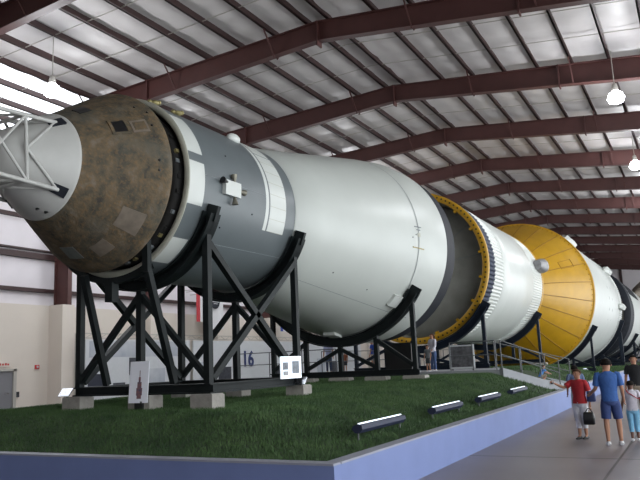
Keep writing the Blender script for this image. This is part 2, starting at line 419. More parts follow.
# --- command module
cm = thing('command_module', 'charred brown cone-shaped space capsule with white nose cap, at the front of the rocket', 'space capsule', (AX, 10, 4.0))
prof = [(9.03, 1.03), (9.3, 1.19), (9.6, 1.385), (9.9, 1.575), (10.15, 1.73), (10.36, 1.86), (10.44, 1.90), (10.50, 1.92), (10.56, 1.915), (10.61, 1.88), (10.66, 1.78), (10.74, 1.3), (10.8, .01)]
cabin = MB().rev(prof, 120).build('crew_cabin', BROWN, cm)
nose = MB().rev([(9.05, 1.02), (9.03, 1.055), (8.98, 1.035), (8.5, .73), (8.1, .49), (7.98, .40), (7.9, .25), (7.88, .01)], 96).build('nose_cover', NOSE, cm)
nose['label'] = 'smooth white nose cover'
wn = patch(9.64, 9.86, 25.5, 36.5, rcm, .012); wo = wn.build('window', BLACK, cabin)
fr = MB()
patch(9.59, 9.64, 24, 38, rcm, .022, mb=fr); patch(9.86, 9.91, 24, 38, rcm, .022, mb=fr); patch(9.59, 9.91, 36.5, 38.4, rcm, .022, mb=fr); patch(9.59, 9.91, 23.6, 25.5, rcm, .022, mb=fr)
fr.build('window_frame', BROWN, cabin)
patch(9.95, 10.24, 24, 34.5, rcm, .015).build('access_panel', BROWNL, cabin)
patch(9.99, 10.20, 25.8, 32.7, rcm, .022).build('access_panel', BROWN, cabin)
patch(9.34, 9.56, 58, 70, rcm, .010).build('rendezvous_window', BLACK, cabin)
patch(9.84, 10.26, -48, -32, rcm, .012).build('heat_shield_patch', BROWNL, cabin)
patch(9.88, 10.14, -76, -62, rcm, .010).build('heat_shield_patch', BROWNL, cabin)
patch(9.75, 10.05, -102, -88, rcm, .010).build('heat_shield_patch', BROWNG, cabin)
for (y, t) in ((10.25, 48), (10.38, 40.5), (10.32, 29), (10.30, 3.7), (10.30, -2.7), (9.9, -5), (9.6, 6)):
    if y > 10.2: MB().tube([on(y, t, rcm(y)-.02), on(y, t, rcm(y)+.014)], .028, 12).build('thruster_port', BLACK, cabin)
patch(9.97, 10.28, -5.5, 6.5, rcm, .004, mb=MB()).build('thruster_panel', BROWN, cabin)
# clamps and holes on the nose cover
def rn(y): return np.interp(y, [7.98, 8.5, 8.98, 9.03], [.40, .73, 1.035, 1.055])
for t in (49, 131, 221, 319):
    b = patch(8.68, 8.93, t-6, t+6, rn, .03, 3).build('leg_fitting', BLACKP, nose)
for (y, t) in ((8.80, -79), (8.92, -74)):
    MB().tube([on(y, t, rn(y)-.02), on(y, t, rn(y)+.008)], .042, 14).build('vent_hole', BLACK, nose)
# escape tower truss
tw = MB()
def leg(t, y):   # tower leg position
    r = np.interp(y, [4.5, 8.8], [.62, .93]); return on(y, t, r)
T4 = (49, 131, 221, 319); stations = [8.15, 7.2, 6.1, 4.9]
tow = MB().tube([leg(49, 8.8), leg(49, 4.6)], .04, 10)
tower = tow.build('escape_tower', NOSE, cm)
for t in T4[1:]: MB().tube([leg(t, 8.8), leg(t, 4.6)], .04, 10).build('tower_leg', NOSE, tower)
for s_ in stations:
    for a, b in zip(T4, T4[1:]+T4[:1]): MB().tube([leg(a, s_), leg(b, s_)], .034, 8).build('cross_tube', NOSE, tower)
for a, b in zip(T4, T4[1:]+T4[:1]):
    mid = (leg(a, 8.15)+leg(b, 8.15))/2
    MB().tube([leg(a, 8.78), mid], .03, 8).build('diagonal_tube', NOSE, tower)
    MB().tube([leg(b, 8.78), mid], .03, 8).build('diagonal_tube', NOSE, tower)
    for s0, s1 in zip(stations[:-1], stations[1:]):
        MB().tube([leg(a, s0), leg(b, s1)], .028, 8).build('diagonal_tube', NOSE, tower)
        MB().tube([leg(b, s0), leg(a, s1)], .028, 8).build('diagonal_tube', NOSE, tower)
MB().rev([(4.6, .01), (4.6, .62), (4.3, .66), (1.5, .40), (1.2, .36)] , 32).build('escape_motor', NOSE, tower)

# --- service module
smr = 1.96
sm = thing('service_module', 'blue-grey cylinder with white checker bands behind the brown capsule', 'rocket stage', (AX, 13, 3.95))
def smm(y, t):
    t = (t+180) % 360-180
    if y < 11.07: return 1
    if y < 11.56:
        for a, b in ((14.5, 46), (-18.5, 9.5), (-62, -41), (75, 100), (120, 150), (-110, -85), (-160, -130)):
            if a < t < b: return 2
        return 0
    if -22.5 < t < 95 and (13.95 < y < 14.08 or 14.14 < y < 14.88): return 2
    return 0
yy = [11.02, 11.07, 11.56, 12.5, 13.95, 14.08, 14.14, 14.88, 15.34]
body = MB().rev([(y, smr if y != 11.02 else 1.985) for y in yy], 240, matf=smm)
body.rev([(11.16, 1.80), (11.02, 1.85), (11.0, 1.87), (11.0, 1.96), (11.02, 1.985)], 240, mi=1)
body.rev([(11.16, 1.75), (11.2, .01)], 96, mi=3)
skin = body.build('hull', [GREY, CREAM, WHITE, DARK], sm)
sr = lambda y: 1.96
clut = MB()
rr = random.Random(3)
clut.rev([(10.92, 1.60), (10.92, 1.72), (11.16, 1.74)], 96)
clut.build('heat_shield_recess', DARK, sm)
for k in range(40):
    t = k*9+rr.uniform(-3, 3)
    if rr.random() < .7: MB().beam(on(10.98, t, 1.66), on(10.98, t, 1.74+rr.uniform(0, .04)), rr.uniform(.05, .12), .08).build('bracket', [DARK, SEAM, BRASS][k % 3], sm)
patch(11.56, 13.95, 2.1, 2.5, sr, .006, 4).build('panel_seam', SEAM, sm)
patch(11.56, 15.3, -40.2, -39.8, sr, .006, 4).build('panel_seam', SEAM, sm)
patch(14.14, 14.88, 40, 40.5, sr, .006, 4).build('panel_seam', SEAM, sm)
for k in range(7): patch(14.145, 14.875, -22.5+k*9, -22.2+k*9, sr, .004, 2).build('panel_seam', CREAM, sm)
q = patch(12.18, 12.76, -6.5, 2.8, sr, .10, 5).build('thruster_block', WHITE, sm)
NOZ = mat('nozzle_metal', (.20, .19, .15), .45, .4)
def nozzle(p, d, r=.075, l=.17, m=NOZ):
    p, d = Vector(p), Vector(d).normalized(); mb = MB().tube([p, p+d*l*.3, p+d*l*.7, p+d*l], [r*.35, r*.55, r*.85, r], 14)
    mb.build('nozzle', m, q)
n0 = on(12.5, 0, 1.96); up = (on(12.5, 10, 1.96)-n0).normalized()
nozzle(on(12.55, 3.0, 2.03), up); nozzle(on(12.55, -6.8, 2.03), -up); nozzle(on(12.76, -2, 2.03), (0, 1, 0)); nozzle(on(12.24, 1.2, 2.05), (0, -1, .1), m=BLACK)
for (y, t) in ((12.35, -28), (13.4, -14), (12.5, 22), (11.9, -30)):
    MB().tube([on(y, t, 1.95), on(y, t, 1.972)], .02, 8).build('fastener', BLACKP, sm)
MB().ell(on(13.72, 53, 1.99), .13, .24, .13).build('antenna_dome', WHITE, sm)
for y, t in ((11.16, 62), (11.78, 58)):
    f = MB(); p = on(y, t, 2.0); f.ell(p, .09, .10, .06); f.ell(p+Vector((.05, .08, .02)), .05, .05, .05); f.ell(p+Vector((-.05, -.1, .01)), .06, .06, .05); f.build('umbilical_fitting', BRASS, sm)

# --- adapter (flaring white section)
ad = thing('adapter_section', 'long white flaring section widening from the blue-grey cylinder to a black rim', 'rocket stage', (AX, 19, 2.65))
def rad_ad(y): return np.interp(y, [15.34, 21.3, 22.6, 23.55], [1.97, 3.08, 3.28, 3.315])
MB().rev([(15.34, 1.955), (15.36, 1.99), (16.5, rad_ad(16.5)), (18, rad_ad(18)), (19.5, rad_ad(19.5)), (21.3, 3.08), (21.9, rad_ad(21.9)), (22.6, 3.28), (23.55, 3.315), (23.6, 3.31)], 180).build('skin', SLAW, ad)
MB().rev([(23.6, 3.315), (23.62, 3.285), (24.55, 3.285), (24.6, 3.25), (24.6, 3.0), (23.9, 2.95), (23.7, .01)], 160).build('rear_rim', BLACKP, ad)
MB().rev([(21.34, rad_ad(21.34)+.012), (21.36, rad_ad(21.36)+.012), (21.38, rad_ad(21.38)+.010)], 180).build('circumference_seam', SEAM, ad)
for (y0, y1, t0, t1, m) in ((21.15, 21.55, 4.8, 5.3, SEAM), (21.0, 21.7, -8.3, -7.6, BRASS), (21.25, 21.48, 3, 3.4, SEAM), (21.3, 21.45, -1.0, 1.3, CREAM)):
    patch(y0, y1, t0, t1, rad_ad, .02, 3).build('hinge', m, ad)
for (y, t) in ((20.75, -91), (20.8, -43)):
    patch(y, y+.5, t-4, t+4, rad_ad, .09, 3).build('lifting_bracket', WHITE, ad)
for (y, t) in ((17.5, -38), (19.4, -42), (21.2, 0), (21.0, -2)):
    MB().tube([on(y, t, rad_ad(y)-.01), on(y, t, rad_ad(y)+.012)], .022, 8).build('fastener', BLACKP, ad)
for t0 in (-52,): 
    mb = MB(); patch(15.6, 22.5, t0, t0+.25, rad_ad, .006, 8, mb=mb); mb.build('panel_seam', SEAM, ad)

# --- third stage
s4 = thing('third_stage', 'white ribbed cylinder stage with a yellow drilled ring around its open front', 'rocket stage', (AX, 34, 2.65))
ring = MB().rev([(28.95, 3.08), (28.92, 3.10), (28.92, 3.34), (28.95, 3.36), (29.08, 3.36), (29.10, 3.34), (29.10, 3.28)], 180).build('flange_ring', YELLOW, s4)
holes = MB()
for k in range(96):
    holes = MB(); p = on(28.912, k*3.75+2, 3.235); holes.tube([p, p+Vector((0, .02, 0))], .042, 10, smooth=False); holes.build('ring_hole', BLACK, ring)
for k in range(18):
    t = k*20+7; MB().beam(on(28.98, t, 2.98), on(28.98, t, 3.12), .16, .10).build('ring_lug', YELLOW, ring)
def corr(y0, y1, r, n=110, amp=.045, seg=4):
    prof = [(y0, r-.03), (y0+.02, r), (y1-.02, r), (y1, r-.03)]
    return MB().rev(prof, n*4, rf=lambda j, y, rr_: rr_ + (amp if (j % 4) in (0, 1) else 0), smooth=False)
corr(29.10, 30.15, 3.30).build('corrugated_band', NAVYB, s4)['label'] = 'dark blue corrugated band'
corr(30.15, 31.7, 3.29, 130, .035).build('corrugated_skirt', WHITE, s4)
MB().rev([(31.7, 3.25), (31.72, 3.30), (33, 3.30), (36, 3.30), (38.2, 3.30), (38.22, 3.25)], 180).build('tank_skin', WHITE, s4)
corr(38.2, 40.55, 3.29, 150, .022).build('corrugated_skirt', WHITE, s4)
MB().rev([(40.55, 3.30), (40.6, 3.34), (40.75, 3.34), (40.78, 3.2), (40.8, 2.2), (41.2, 1.2), (42.0, .6), (42.6, .9), (43.2, 1.15)], 96).build('aft_frame', YELLOW, s4)
# inside of the open front: skirt wall and dome with panel seams
MB().rev([(28.95, 3.09), (30.6, 3.09)], 120).build('inner_wall', GREYD, s4)
def domem(y, t): return 0
dome = MB().rev([(30.6, 3.09), (30.45, 2.9), (30.2, 2.4), (29.98, 1.8), (29.86, 1.1), (29.8, .5), (29.8, .01)], 96).build('forward_dome', GREYD, s4)
for k in range(6):
    mb = MB(); 
    pts = [on(y-.02, k*30+10, r) for y, r in ((30.6, 3.09), (30.45, 2.9), (30.2, 2.4), (29.98, 1.8), (29.86, 1.1), (29.8, .5))]
    mb.tube(pts, .010, 6); mb.build('dome_seam', SEAM, dome)
# tunnel fairing on the side of the stage, seen as a wrapped grey bundle at the rear
MB().tube([on(39.2, 14, 3.45), on(40.2, 14, 3.5), on(40.9, 14, 3.5)], [.25, .42, .3], 14).build('auxiliary_motor', mat('silver_wrap', (.33, .33, .34), .45, .3, var=.5, scale=5, bump=.6, bscale=6), s4)

# --- second stage with yellow cone
s2 = thing('second_stage', 'huge stage faced with a bright yellow segmented cone, white cylinder behind', 'rocket stage', (AX, 58, .95))
cprof = [(43.6, 1.6), (44.2, 2.3), (45.1, 3.0), (46.2, 3.65), (47.4, 4.25), (48.6, 4.78), (48.95, 4.93)]
cone = MB().rev(cprof, 144).build('yellow_cone', YELLOW, s2); cone['label'] = 'bright yellow cone of radial panels'
MB().rev([(48.95, 4.92), (48.93, 4.99), (49.0, 5.03), (49.25, 5.03), (49.28, 4.95)], 160).build('cone_rim', YELLOW, s2)
for k in range(24):
    t = k*15+6; pts = [on(y-.015, t, r+.01) for y, r in cprof[1:]]
    MB().tube(pts, .022, 6).build('cone_seam', YELLOWD, cone)
for k in range(90):
    t = k*4; p = on(48.80, t, 4.87); MB().tube([p, p+Vector((.02*cos(rad(t)), -.04, .02*sin(rad(t))))], .035, 6).build('rim_bolt', YELLOWD, cone)
rc = lambda y: np.interp(y, [c[0] for c in cprof], [c[1] for c in cprof])
for a in ((46.3, 47.6, 19.8, 20.1), (46.3, 47.6, 27, 27.3), (46.3, 46.34, 20, 27.2), (47.56, 47.6, 20, 27.2)):
    patch(*a, rc, .02, 2).build('hatch_outline', YELLOWD, cone)
MB().rev([(49.28, 4.95), (55, 4.95), (62, 4.95), (67.2, 4.95), (67.25, 4.8)], 160).build('tank_skin', WHITE, s2)
corr(65.0, 67.3, 4.96, 180).build('corrugated_skirt', WHITE, s2)
MB().rev([(67.3, 4.8), (67.35, 4.3), (70.5, 4.3), (70.6, 3.2), (71.5, 2.8)], 96).build('thrust_structure', BLACKP, s2)
for k in range(5):
    a = rad(k*72+20); cx, cz = AX+2.2*cos(a)*(k > 0), AZ+2.2*sin(a)*(k > 0)
    MB().tube([(cx, 71.2, cz), (cx, 72, cz), (cx, 73.6, cz)], [.3, .55, .95], 20).build('engine_bell', BLACKP, s2)
for (y, t, l, w_) in ((53.5, 57, 4.2, .34), (63.5, 33, 3.0, .34), (64.3, -4, 2.4, .3)):
    MB().tube([on(y, t, 5.0), on(y+.5, t, 5.12), on(y+l-.4, t, 5.12), on(y+l, t, 5.0)], [.12, w_, w_, .2], 6, smooth=False).build('fairing', WHITE, s2)
for y in (58, 60): patch(y, y+.06, -20, 20, lambda y_: 4.95, .01, 4).build('panel_seam', SEAM, s2)
# --- first stage
s1 = thing('first_stage', 'farthest white rocket stage with dark front ring, near the end wall', 'rocket stage', (AX, 95, .95))
MB().rev([(75.6, 4.4), (75.6, 5.0), (76, 5.03), (79.5, 5.03)], 128).build('front_ring', BLACKP, s1)
MB().rev([(75.8, 4.4), (76.8, 3.0), (76.4, .01)], 64).build('forward_bulkhead', GREYD, s1)
MB().rev([(79.5, 5.03), (90, 5.03), (100, 5.03), (108, 5.03), (111, 5.03), (111, .01)], 128).build('tank_skin', WHITE, s1)
for t in (40, 140, 220, 320):
    c1 = on(101, t, 5.2); c2 = on(110.5, t, 6.2)
    MB().tube([on(100.5, t, 4.9), on(104, t, 5.4), on(110.5, t, 6.3)], [.2, 1.0, 1.7], 20).build('engine_fairing', mat('engine_fairing_paint', (.30, .25, .2), .6, var=.4) if t == 40 else WHITE, s1)
    rt = rad(t); mb = MB()
    a, b, c_, d_ = on(105, t, 6.4), on(108, t, 7.3), on(110.5, t, 7.3), on(110.5, t, 6.4); nn = Vector((-sin(rt), 0, cos(rt)))*.08
    mb.add([p-nn for p in (a, b, c_, d_)]+[p+nn for p in (a, b, c_, d_)], [(0,1,2,3),(7,6,5,4),(0,4,5,1),(1,5,6,2),(2,6,7,3),(3,7,4,0)]); mb.build('fin', GREY, s1)
for t in (0, 90, 180, 270): patch(80, 92, t+20, t+45, lambda y: 5.03, .02, 10).build('roll_marking', BLACKP, s1)

# ================================================================ CRADLES
def saddle(y, r, t0=-166, t1=-14, th=.26, wd=.34):
    mb = MB(); n = 48
    ri, ro = r, r+th
    mb.rev([(y-.02, ri), (y-.02, ro), (y+.02, ro), (y+.02, ri)], n, t0=t0, t1=t1, smooth=False)
    for a, b in ((ri, ri+.035), (ro-.035, ro)):
        mb.rev([(y-wd/2, a), (y-wd/2, b), (y+wd/2, b), (y+wd/2, a), (y-wd/2, a)], n, t0=t0, t1=t1, smooth=False)
    for t in (t0, t1):     # end cap plates
        p, q = on(y, t, ri), on(y, t, ro+.04); mb.beam(p, q, wd, .10, up=(0, 1, 0))
    return mb
def zsad(r, x, th=.26):
    d = (r+th-.03)**2-(x-AX)**2
    return AZ-math.sqrt(max(.01, d))
def cradle(label, frames, m=STEEL, zb=1.48, sills=True, group=None, bh=.20, pw=.145):
    """frames: list of (y, r, [half offsets of posts], end theta)"""
    t = thing('support_cradle', label, 'rocket support', (AX, frames[0][0], zb), group)
    for (y, r, offs_, te) in frames:
        saddle(y, r, -180-te, te, th=min(.32, .10+.07*r)).build('saddle', m, t)
        th = min(.32, .10+.07*r)
        xs = sorted([AX+o for o in offs_]+[AX-o for o in offs_ if o])
        MB().ibeam((xs[0]-.12, y, zb+bh/2), (xs[-1]+.12, y, zb+bh/2), .2, bh).build('base_beam', m, t)
        tops = [zsad(r, x, th) for x in xs]
        for x, z in zip(xs, tops): MB().beam((x, y, zb+bh), (x, y, z+.04), pw, pw).build('post', m, t)
        mid = len(xs)//2
        for i in range(len(xs)-1):
            a = (xs[i], y, tops[i]-.1), (xs[i+1], y, zb+bh+.08)
            b = (xs[i], y, zb+bh+.08), (xs[i+1], y, tops[i+1]-.1)
            if True:
                MB().beam(*(a if i >= mid else b), .12, .12).build('brace', m, t)
    if len(frames) > 1:
        (y0, r0, o0, _), (y1, r1, o1, _) = frames[0], frames[-1]
        for s in (-1, 1):
            x = AX+s*max(o0); za, zb_ = zsad(r0, x, .24), zsad(r1, x, .24)
            MB().ibeam((x, y0+.1, zb+bh/2), (x, y1-.1, zb+bh/2), .2, bh).build('base_beam', m, t)
            MB().beam((x+.0*s, y0, za-.1), (x, y1-.1, zb+bh+.1), .14, .14, up=(1, 0, 0)).build('brace', m, t)
            MB().beam((x, y1, zb_-.1), (x, y0+.1, zb+bh+.1), .14, .14, up=(1, 0, 0)).build('brace', m, t)
    return t
ck = cradle('tall dark steel frame holding the brown capsule and blue-grey cylinder', [(11.75, 1.99, [0, 1.83], -20), (15.36, 2.03, [0, 1.83], -21)])
# struts carrying the inner ring behind the capsule
for s in (-1, 1):
    x0, x1 = (-9.67, -9.81) if s == 1 else (-11.43, -11.71)
    if s == 1: MB().beam((x0-.02, 10.72, 4.75), (x0, 10.72, 3.95), .15, .12, up=(0, 1, 0)).build('strut', STEEL, ck)
    MB().beam((x0, 10.72, 4.05), (x1, 11.70, 1.72), .13, .13, up=(1, 0, 0)).build('strut', STEEL, ck)
MB().box((-10.95, 10.85, 3.45), (-10.75, 11.05, 3.86)).build('bracket', STEEL, ck)
MB().rev([(10.90, 1.99), (10.90, 2.12), (11.06, 2.12), (11.06, 1.99)], 40, t0=-135, t1=-62, smooth=False).build('inner_ring', STEEL, ck)
cradle('dark steel cradle under the wide end of the white flaring section', [(21.45, 3.145, [0, 1.33, 2.66], -33)])
cradle('dark steel cradle under the yellow drilled ring', [(28.85, 3.43, [0, 1.47, 2.94], -32)], m=STEELB)
cradle('dark steel cradle at the rear of the ribbed stage, before the yellow cone', [(40.0, 3.35, [0, 1.47, 2.94], -32)], m=STEELB)
cradle('blue-black cradle just behind the rim of the yellow cone', [(49.9, 5.06, [0, 1.6, 3.1, 4.35], -28)], m=STEELB, zb=.72-.1, bh=.26)
cradle('blue-black cradle at the rear of the second white stage', [(65.6, 5.05, [0, 1.6, 3.1, 4.7], -18)], m=STEELB, zb=.62, bh=.3, pw=.3)
cradle('farthest cradle under the first stage by the end wall', [(84, 5.1, [0, 2.2, 4.3], -28), (100, 5.1, [0, 2.2, 4.3], -28)], m=STEELB, zb=.62, bh=.3, pw=.25)

# concrete pads
PB = MB()
def pad(x, y, sx, sy, zt, label, group=None):
    zb = gh(x, y)-.06; mb = MB(); b = .02
    mb.box((x-sx/2, y-sy/2, zb), (x+sx/2, y+sy/2, zt-b)); mb.box((x-sx/2+b, y-sy/2+b, zt-b), (x+sx/2-b, y+sy/2-b, zt))
    o = mb.build('concrete_block', CONC); tag(o, label, 'concrete block', group)
pad(-8.95, 11.70, .55, .42, 1.48, 'pale concrete block under the near front corner of the capsule frame')
pad(-10.6, 11.70, .60, .42, 1.48, 'concrete block at the middle of the capsule frame, behind the white poster board')
pad(-12.6, 11.70, .55, .42, 1.48, 'concrete block under the far front corner of the capsule frame')
pad(-8.95, 15.40, .5, .42, 1.48, 'concrete block under the rear corner of the capsule frame, below the small plaque')
pad(-10.78, 15.40, .5, .42, 1.48, 'low concrete block seen between the capsule frame posts')
pad(-12.6, 15.40, .5, .42, 1.48, 'concrete block under the far rear corner of the capsule frame')
nm = ['far end of the white section cradle', 'second post from the far end of the white section cradle', 'middle post of the white section cradle', 'second post from the near end of the white section cradle', 'near end of the white section cradle']
for i, o in enumerate((-2.66, -1.33, 0, 1.33, 2.66)): pad(AX+o, 21.40, .75, .4, 1.48, 'flat concrete block under the '+nm[i])
for y, o_, zt, wh in ((28.85, 2.94, 1.48, 'yellow ring cradle'), (40.0, 2.94, 1.48, 'ribbed stage rear cradle')):
    if y < 30: continue
    for s, wd_ in ((-1, 'far'), (1, 'near')): pad(AX+s*o_, y, .6, .5, zt, 'concrete block under the %s end of the %s' % (wd_, wh))

# ================================================================ SIGNS and displays
# white poster board leaning in front of the capsule frame
t = thing('poster_board', 'tall white board with a small rocket picture, propped before the capsule frame', 'sign', (-10.55, 11.35, 1.15))
P0, P1 = Vector((-10.75, 11.38, 1.33)), Vector((-10.35, 11.46, 1.33)); upv = Vector((0, .07, .86)); d = P1-P0; nrm = Vector((.08, -.4, 0)).normalized()*.012
def quadbox(a, b, up, nrm): 
    c = [a, b, b+up, a+up]; mb = MB(); mb.add([p-nrm for p in c]+[p+nrm for p in c], [(0,1,2,3),(7,6,5,4),(0,4,5,1),(1,5,6,2),(2,6,7,3),(3,7,4,0)]); return mb
quadbox(P0-d*.05, P1+d*.05, upv, nrm).build('board', mat('white_board', (.78, .79, .85), .5), t)
pic = mat('rocket_picture', (.28, .12, .10), .6, col2=(.05, .06, .12), scale=14)
mb = MB(); cpt = P0+d*.55+nrm*1.3
for z0, z1, wq in ((.10, .18, .13), (.18, .36, .17), (.36, .50, .12), (.50, .62, .06), (.62, .78, .02)):
    a = cpt+upv*z0-d*wq; mb.add([a, a+d*2*wq, a+d*2*wq+upv*(z1-z0), a+upv*(z1-z0)], [(0,1,2,3)])
mb.build('picture', pic, t)
MB().box((-10.65, 11.42, 1.13), (-10.45, 11.5, 1.36)).build('stand', BLACK, t)
# lit information board
t = thing('information_board', 'bright white two-panel information board at the rear corner of the capsule frame', 'sign', (-8.72, 15.0, 1.62))
a, b = Vector((-8.80, 14.32, 1.66)), Vector((-8.70, 15.10, 1.66)); uu = Vector((0, 0, .52)); nr = Vector((1, -.13, 0)).normalized()*.015
quadbox(a, b, uu, nr).build('board', mat('backlit_board', (.8, .85, .9), .5, emit=(.8, .9, 1), es=.75), t)
for f0, f1, g0, g1, m in ((.08, .34, .40, .74, 'grey_photo'), (.10, .34, .14, .34, 'pale_text'), (.54, .88, .22, .78, 'rocket_photo')):
    p = a+(b-a)*f0+uu*g0+nr*1.4; q_ = a+(b-a)*f1+uu*g0+nr*1.4
    quadbox(p, q_, uu*(g1-g0), nr*.2).build('picture', mat(m, (.25, .28, .33) if m != 'pale_text' else (.5, .52, .55), .5, var=.5, scale=9), t)
MB().beam(a+(b-a)*.5+Vector((-.03, 0, 0)), a+(b-a)*.5+Vector((-.03, 0, -.02)), .05, .05).build('bracket', BLACK, t)
# small angled plaques
def plaque(x, y, z, label, zg):
    t = thing('plaque', label, 'plaque', (x, y, zg))
    mb = quadbox(Vector((x-.17, y-.10, z)), Vector((x+.17, y-.10, z)), Vector((0, .14, .17)), Vector((0, -.77, .64))*.01); mb.build('plate', CHROME, t)
    MB().beam((x, y+.02, zg), (x, y, z+.08), .04, .04).build('stem', BLACK, t); return t
plaque(-8.75, 15.15, 1.50, 'small tilted silver plaque on the rear corner block of the capsule frame', 1.48)
plaque(-12.72, 11.48, 1.50, 'small tilted silver plaque at the far front corner of the capsule frame', 1.48)
# wall display panels (white) hung in a light truss
def wallpanel(y0, y1, z0, z1, label):
    t = thing('mural_board', label, 'display board', (WX+1.75, (y0+y1)/2, 0))
    MB().box((WX+1.7, y0, z0), (WX+1.78, y1, z1)).build('sheet', PANELW, t)
    for y in (y0, y1): MB().beam((WX+1.66, y, 0), (WX+1.66, y, z1), .07, .07).build('upright', TRIM, t)
    return t
p1 = wallpanel(30.9, 40.8, .15, 4.0, 'tall white mural panel on the long wall behind the capsule frame')
MURAL = mat('mural_blue_grey', (.30, .33, .38), .6, col2=(.48, .50, .52), scale=.7, detail=6)
MB().box((WX+1.785, 31.2, 2.9), (WX+1.79, 40.4, 3.9)).build('mural_band', MURAL, p1)
p2 = wallpanel(41.2, 46.6, .15, 4.0, 'white exhibit panel left of the numeral 16')
p3 = wallpanel(46.9, 58.0, .15, 4.0, 'white exhibit panel with the dark blue numeral 16')
p4 = wallpanel(58.3, 70, .15, 4.0, 'white exhibit panel right of the numeral 16')
def pict(par, y0, y1, z0, z1, m): return MB().box((WX+1.79, y0, z0), (WX+1.83, y1, z1)).build('picture', m, par)
PH = mat('dark_photo', (.06, .065, .08), .4, var=.6, scale=5)
pict(p1, 34.6, 35.8, 1.75, 2.85, PH); pict(p1, 31.1, 32.3, .8, 1.9, mat('dark_screen', (.03, .035, .05), .3)); pict(p1, 36.5, 38.0, .9, 2.1, MURAL)
pict(p1, 33.2, 34.2, .8, 1.3, PH); pict(p2, 42, 43.2, 1.2, 2.4, MURAL); pict(p2, 44.2, 45.8, .8, 2.0, PH); pict(p3, 51.9, 53.3, .7, 1.95, PH); pict(p4, 60, 61.5, .8, 2.4, MURAL); pict(p4, 63, 64.2, .8, 2.0, PH)
# numeral
cu = bpy.data.curves.new('numeral', 'FONT'); cu.body = '16'; cu.size = 1.7; cu.extrude = .01; cu.offset = .045
tmp = bpy.data.objects.new('tmp', cu); C.objects.link(tmp)
me = bpy.data.meshes.new_from_object(tmp); bpy.data.objects.remove(tmp)
me.materials.append(NAVY) if not me.materials else me.materials.__setitem__(0, NAVY)
no = bpy.data.objects.new('numeral', me); C.objects.link(no); no.parent = p3
no.rotation_euler = (rad(90), 0, rad(90)); no.location = Vector((WX+1.81, 47.35, 2.0))-Vector(p3.location)
no['label'] = 'dark blue numeral 16'
# truss above panels
tr = thing('lighting_truss', 'long pale metal truss above the white display panels', 'truss', (WX+1.75, 50, 0))
mb = MB()
for z in (4.08, 4.36):
    mb.beam((WX+1.75, 30.3, z), (WX+1.75, 72, z), .06, .06)
for i in range(70):
    y = 30.3+i*.595; mb.beam((WX+1.75, y, 4.08 if i % 2 else 4.36), (WX+1.75, y+.595, 4.36 if i % 2 else 4.08), .03, .03)
mb.build('truss_bar', TRIM, tr)
for y in (30.3, 46.75, 72):
    mb = MB()
    for dy in (-.17, .17): mb.beam((WX+1.75, y+dy, 0), (WX+1.75, y+dy, 4.36), .05, .05)
    for i in range(10): mb.beam((WX+1.75, y-.17 if i % 2 else y+.17, .2+i*.4), (WX+1.75, y+.17 if i % 2 else y-.17, .6+i*.4), .025, .025)
    mb.build('truss_leg', TRIM, tr)
# banners on the wall
def banner(y, z0, z1, wd_, cols, label, emblem=False):
    t = thing('banner', label, 'banner', (WX+1.62, y, z0))
    ws = np.linspace(y-wd_/2, y+wd_/2, 9); mb = MB()
    for i in range(8):
        x0, x1 = WX+1.66+.05*sin(i*1.6), WX+1.66+.05*sin((i+1)*1.6)
        c = int(i*len(cols)/8)
        mb.add([(x0, ws[i], z0), (x1, ws[i+1], z0), (x1, ws[i+1], z1), (x0, ws[i], z1)], [(0,1,2,3)], c)
    mb.build('cloth', cols, t)
    mb = MB().beam((WX+1.66, y-wd_/2-.1, z1), (WX+1.66, y+wd_/2+.1, z1), .05, .05)
    for yy in (y-wd_/2, y+wd_/2): mb.beam((WX+.004, yy, z1), (WX+1.66, yy, z1), .04, .04)
    mb.build('rod', TRIM, t)
    if emblem:
        mb = MB(); mb.tube([(WX+1.72, y-.1, z1-.6), (WX+1.76, y-.1, z1-.6)], .55, 24); mb.build('emblem', BLACKP, t)
        mb = MB()
        for dz, l in ((.12, .6), (-.02, .8), (-.16, .5)): mb.box((WX+1.765, y-.1-l/2, z1-.62+dz), (WX+1.775, y-.1+l/2, z1-.58+dz))
        mb.build('emblem_stripe', PANELW, t)
FR, FW, FB = mat('flag_red', (.42, .03, .04), .7), mat('flag_white', (.6, .6, .6), .7), mat('flag_blue', (.04, .07, .30), .7)
banner(42.2, 5.4, 7.8, .9, [FR, FW], 'red and white banner hanging on the long wall')
banner(44.1, 4.9, 7.6, 2.0, [FW, FW], 'white banner with a round black emblem hanging on the long wall', True)
banner(54.1, 4.9, 6.6, .9, [FB, FW], 'small blue and white banner on the long wall beyond the emblem banner')
# door, alarm, switch, sign
dr = MB().box((WX+.34, 25.0, 0), (WX+.42, 26.95, 2.28)); do = struct(dr, 'door_1', mat('door_grey', (.17, .17, .18), .5))
MB().box((WX+.42, 26.9, 0), (WX+.50, 27.1, 2.38)).box((WX+.42, 24.9, 2.28), (WX+.50, 27.1, 2.40)).build('door_frame', TRIM, do)
MB().tube([(WX+.42, 26.6, 1.05), (WX+.52, 26.6, 1.05), (WX+.52, 26.35, 1.05)], .03, 8).build('door_handle', CHROME, do)
t = thing('fire_alarm', 'small red fire alarm box on the cream wall by the door', 'alarm', (WX+.35, 28.55, 2.32))
MB().box((WX+.35, 28.42, 2.34), (WX+.42, 28.70, 2.58)).build('case', RED, t); MB().ell((WX+.43, 28.56, 2.46), .03, .07, .07).build('horn', PANELW, t)
t = thing('wall_switch', 'small dark intercom box low on the cream wall beside the door', 'switch', (WX+.35, 27.3, .8))
MB().box((WX+.35, 27.18, .82), (WX+.41, 27.38, 1.12)).build('case', PH, t); MB().box((WX+.41, 27.23, .98), (WX+.415, 27.33, 1.08)).build('screen', BLACK, t)
